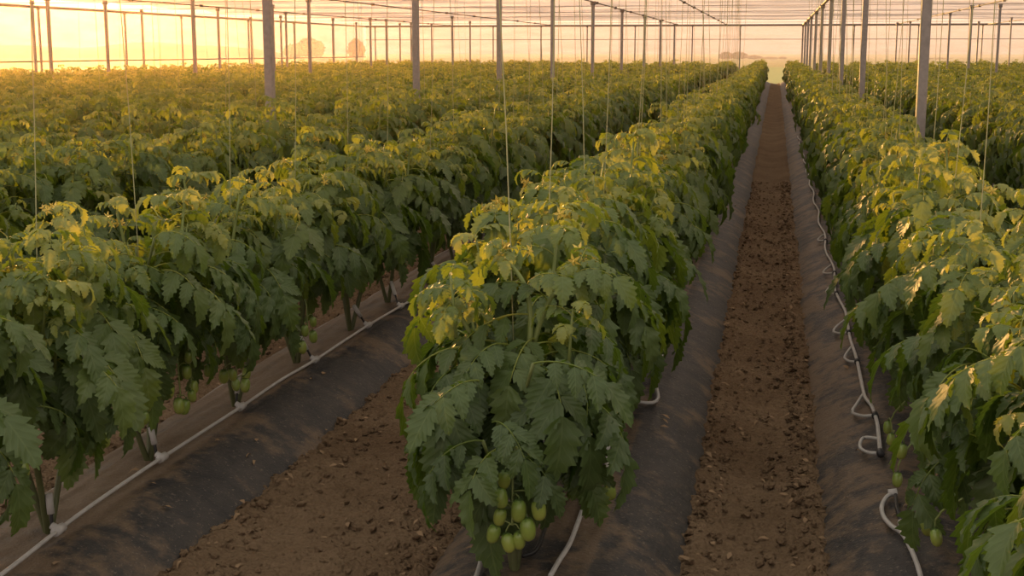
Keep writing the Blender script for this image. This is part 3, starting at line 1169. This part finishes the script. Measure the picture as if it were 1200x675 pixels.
for x, lab in ((-2.3, 'cable running overhead left of the middle row to the back wall'), (-4.5, 'cable over the post line left of the middle row'),
               (-10.4, 'cable over the far left crop, nearer the middle row'), (-15.2, 'cable over the far left crop, nearer the left wall'),
               (5.3, 'cable over the far right crop, nearer the path'), (9.3, 'cable over the far right crop, nearer the frame edge')):
    m = MB()
    rod_o = rod('overhead_cable', (x, 8, BZ), (x, Y_END, BZ), .016, WIRE, lab, 'cable', 'overhead cables')
    for j, y in enumerate(np.arange(30, 63, 4.0)):
        m = MB()
        m.box((x, y, BZ), (.07, .10, .06))
        link('cable_clip', m.mesh('cable_clip', [WIRE], False), rod_o)
for i, y in enumerate(np.arange(59, 28, -5.4)):
    rod('roof_wire', (X_LEFT, y, BZ + .03), (X_RIGHT, y, BZ + .03), .006, WIRE, 'thin dark wire across the roof net, %s from the back wall' % ordinal(i + 1), 'wire', 'wires across the roof net')

# ------------------------------------------------------------------ net walls and roof
def net(name, P, mat, label):
    n, m_ = P.shape[:2]
    m = MB()
    m.add(P, grid_faces(n, m_))
    return tag(link(name, m.mesh(name, [mat])), label, 'net wall' if 'wall' in name else 'net roof', None, 'structure')


a, b = np.meshgrid(np.linspace(X_LEFT, X_RIGHT, 240), np.linspace(0, BZ, 26), indexing='ij')
wave = .05 * fbm(a * 1.3, b * 2.0, 3) + .03 * fbm(a * .4, b * 6, 2)
P = np.stack([a, Y_END + .12 + wave, b], -1)
idx = np.arange(240 * 26).reshape(240, 26)
F = grid_faces(240, 26)
cen = P.reshape(-1, 3)[F].mean(1)
F = F[~((cen[:, 0] > -.75) & (cen[:, 0] < .85) & (cen[:, 2] < .80))]        # the gap at the end of the dirt path
m = MB()
m.add(P, F)
tag(link('wall_back', m.mesh('wall_back', [NET_W])), 'pale net wall across the back of the net house', 'net wall', None, 'structure')
a, b = np.meshgrid(np.linspace(6, Y_END, 200), np.linspace(0, BZ, 20), indexing='ij')
net('wall_left', np.stack([X_LEFT - .1 + .05 * fbm(a * 1.2, b * 2, 3), a, b], -1), NET_W, 'sunlit net wall along the left side')
net('wall_right', np.stack([X_RIGHT + .1 + .05 * fbm(a * 1.2, b * 2, 3), a, b], -1), NET_W, 'net wall along the right side')
a, b = np.meshgrid(np.linspace(X_LEFT, X_RIGHT, 200), np.linspace(5, Y_END + .1, 220), indexing='ij')
zz_ = BZ + .26 + .26 * fbm(a * .28, b * .5, 4) + .07 * np.sin(b / 3.6 * 2 * PI) * (.6 + fbm(a * .5, b * .1, 2))
net('ceiling', np.stack([a, b, zz_], -1), NET_R, 'pale sagging net roof over the crop')

# ------------------------------------------------------------------ trees far beyond the net
def tree(px, ytop, Y, halfpx, seed, label, group='trees beyond the net walls'):
    rng = np.random.default_rng(seed)
    q = at_y(px, ytop, Y)
    sc_ = Y / (FPX * cF[1]) * 1.0
    W, top = halfpx * sc_, q[2]
    o = empty('tree', (q[0], Y, -.03))
    m = MB()
    m.tube([(0, 0, 0), (.1, 0, top * .4), (0, 0, top * .8)], [.05 * top, .04 * top, .02 * top], 7)
    link('trunk', m.mesh('trunk', [BARK]), o)
    m = MB()
    n = 800
    c = rng.normal(0, 1, (n, 3))
    c /= np.linalg.norm(c, axis=1)[:, None]
    c *= rng.uniform(.45, 1.0, (n, 1))
    c[:, 2] = np.clip(c[:, 2], -.75, 1)
    for v in c:
        ctr = np.array((v[0] * W * (1 - .25 * max(v[2], 0)), v[1] * W * .8, top * .5 + v[2] * top * .46))
        r = rng.uniform(.06, .15) * min(W, top * .5)
        V = ico_v * rng.uniform(.5, 1.3, (12, 1)) * r
        m.add(V + ctr, ico_f)
    link('crown', m.mesh('crown', [TREE], False), o)
    tag(o, label, 'tree', group)


m = MB()
N = 60
V, F = [], []
for i in range(N):
    px = -260 + 640 * i / (N - 1)
    q = at_y(px, 53 + 4 * math.sin(i * .35) * math.sin(i * .13) + max(0, (px - 250) / 9), 300)
    dirv = np.array((q[0], q[1], 0)) / math.hypot(q[0], q[1])
    for d_, hh in ((-40, -.5), (-22, .55), (0, 1.0), (30, .8), (80, -.5)):
        V.append((q[0] + dirv[0] * d_, q[1] + dirv[1] * d_, hh * q[2] if hh > 0 else hh))
for i in range(N - 1):
    for j in range(4):
        a_ = i * 5 + j
        F.append((a_, a_ + 5, a_ + 6, a_ + 1))
m.add(V, F)
tag(link('hills', m.mesh('hills', [TREE])), 'low hazy ridge beyond the left net wall', 'hill', None, 'structure')
TR = [(417, 44, 230, 11, 'tall hazy tree beyond the left corner of the net house'),
      (362, 43, 250, 20, 'broad hazy tree seen through the left net wall, right of its neighbour'),
      (344, 50, 260, 14, 'rounded hazy tree seen through the left net wall beside a broad tree'),
      (851, 60, 240, 9, 'hazy round tree beyond the back wall, leftmost above the middle row'),
      (866, 60, 245, 11, 'hazy broad tree beyond the back wall, above the middle row end'),
      (884, 64, 250, 10, 'low hazy tree beyond the back wall beside the path end'),
      (903, 66, 255, 9, 'low hazy tree straight beyond the end of the dirt path'),
      (917, 66, 260, 5, 'small pointed hazy tree just right of the dirt path end'),
      (1080, 67, 250, 14, 'low hazy tree beyond the back wall right of the nearest post'),
      (1100, 67, 255, 16, 'wide hazy tree beyond the back wall at the right'),
      (1150, 68, 260, 24, 'low wide hazy tree beyond the back wall near the right edge'),
      (738, 69, 300, 24, 'faint low tree beyond the middle of the back wall')]
for i, (px, yt, Y, hp, lab) in enumerate(TR):
    tree(px, yt, Y, hp, 500 + i, lab)

# ------------------------------------------------------------------ light
SD = ray(82, 5)
SD = SD / np.linalg.norm(SD)
SD = np.array([SD[0], SD[1], math.sin(math.radians(6.0))])
SD /= np.linalg.norm(SD)
sun = bpy.data.lights.new('sun', 'SUN')
sun.energy = 13.5
sun.color = (1.0, .48, .13)
sun.angle = math.radians(2.5)
so = bpy.data.objects.new('sun', sun)
so.rotation_euler = Vector(-SD).to_track_quat('-Z', 'Y').to_euler()
so.location = tuple(SD * 50)
COL.objects.link(so)

w = bpy.data.worlds.new('evening_sky')
sc.world = w
w.use_nodes = True
t = NT.__new__(NT)
t.t = w.node_tree
t.t.nodes.clear()
out = t.n('OutputWorld')
g = t.n('TexCoord').outputs['Generated']
nv = t.n('VectorMath', operation='NORMALIZE')
t.l(g, nv.inputs[0])
sx = t.n('SeparateXYZ')
t.l(nv.outputs[0], sx.inputs[0])
base = t.ramp(sx.outputs[2], [(0, (.88, .67, .61)), (.06, (.93, .71, .67)), (.25, (1.0, .87, .78)), (1, (.92, .87, .78))])
dt = t.n('VectorMath', operation='DOT_PRODUCT')
t.l(nv.outputs[0], dt.inputs[0])
dt.inputs[1].default_value = tuple(SD)
dp = t.math('MAXIMUM', dt.outputs['Value'], 0.0)
g1 = t.math('MULTIPLY', t.math('POWER', dp, 26.0), .16)
g2 = t.math('MULTIPLY', t.math('POWER', dp, 420.0), 4.0)
c = t.mix(1.0, base, t.mix(1.0, (1.0, .40, .07), g1, 'MULTIPLY'), 'ADD')
c = t.mix(1.0, c, t.mix(1.0, (1.0, .72, .50), g2, 'MULTIPLY'), 'ADD')
bg = t.n('Background')
bg.inputs['Strength'].default_value = 1.0
t.l(c, bg.inputs['Color'])
t.l(bg.outputs[0], out.inputs['Surface'])

# evening haze hanging in and beyond the net house
HAZE = True
if HAZE:
    m = MB()
    m.box((-10, 62, 7.0), (150, 112, 15))
    t = NT('evening_haze')
    vs = t.n('VolumeScatter')
    vs.inputs['Color'].default_value = (1.0, .68, .50, 1)
    vs.inputs['Density'].default_value = .0009
    vs.inputs['Anisotropy'].default_value = .84
    t.l(vs.outputs[0], t.out.inputs['Volume'])
    o = link('haze', m.mesh('haze', [t.m], False))
    tag(o, 'thin warm evening haze filling the net house', 'haze', None, 'stuff')
    m = MB()
    m.box((-40, 280, 9.0), (520, 310, 19))
    t = NT('field_mist')
    vs = t.n('VolumeScatter')
    vs.inputs['Color'].default_value = (1.0, .92, .86, 1)
    vs.inputs['Density'].default_value = .0045
    vs.inputs['Anisotropy'].default_value = .1
    t.l(vs.outputs[0], t.out.inputs['Volume'])
    o = link('mist', m.mesh('mist', [t.m], False))
    tag(o, 'pale mist lying over the field beyond the back net wall', 'mist', None, 'stuff')

# ------------------------------------------------------------------ look
sc.view_settings.view_transform = 'Standard'
sc.view_settings.look = 'None'
sc.view_settings.gamma = 1.0
sc.view_settings.use_curve_mapping = False
sc.view_settings.exposure = 0.2
cy = sc.cycles
cy.max_bounces = 8
cy.diffuse_bounces = 3
cy.glossy_bounces = 2
cy.transmission_bounces = 4
cy.transparent_max_bounces = 12
cy.volume_bounces = 0
cy.use_denoising = True
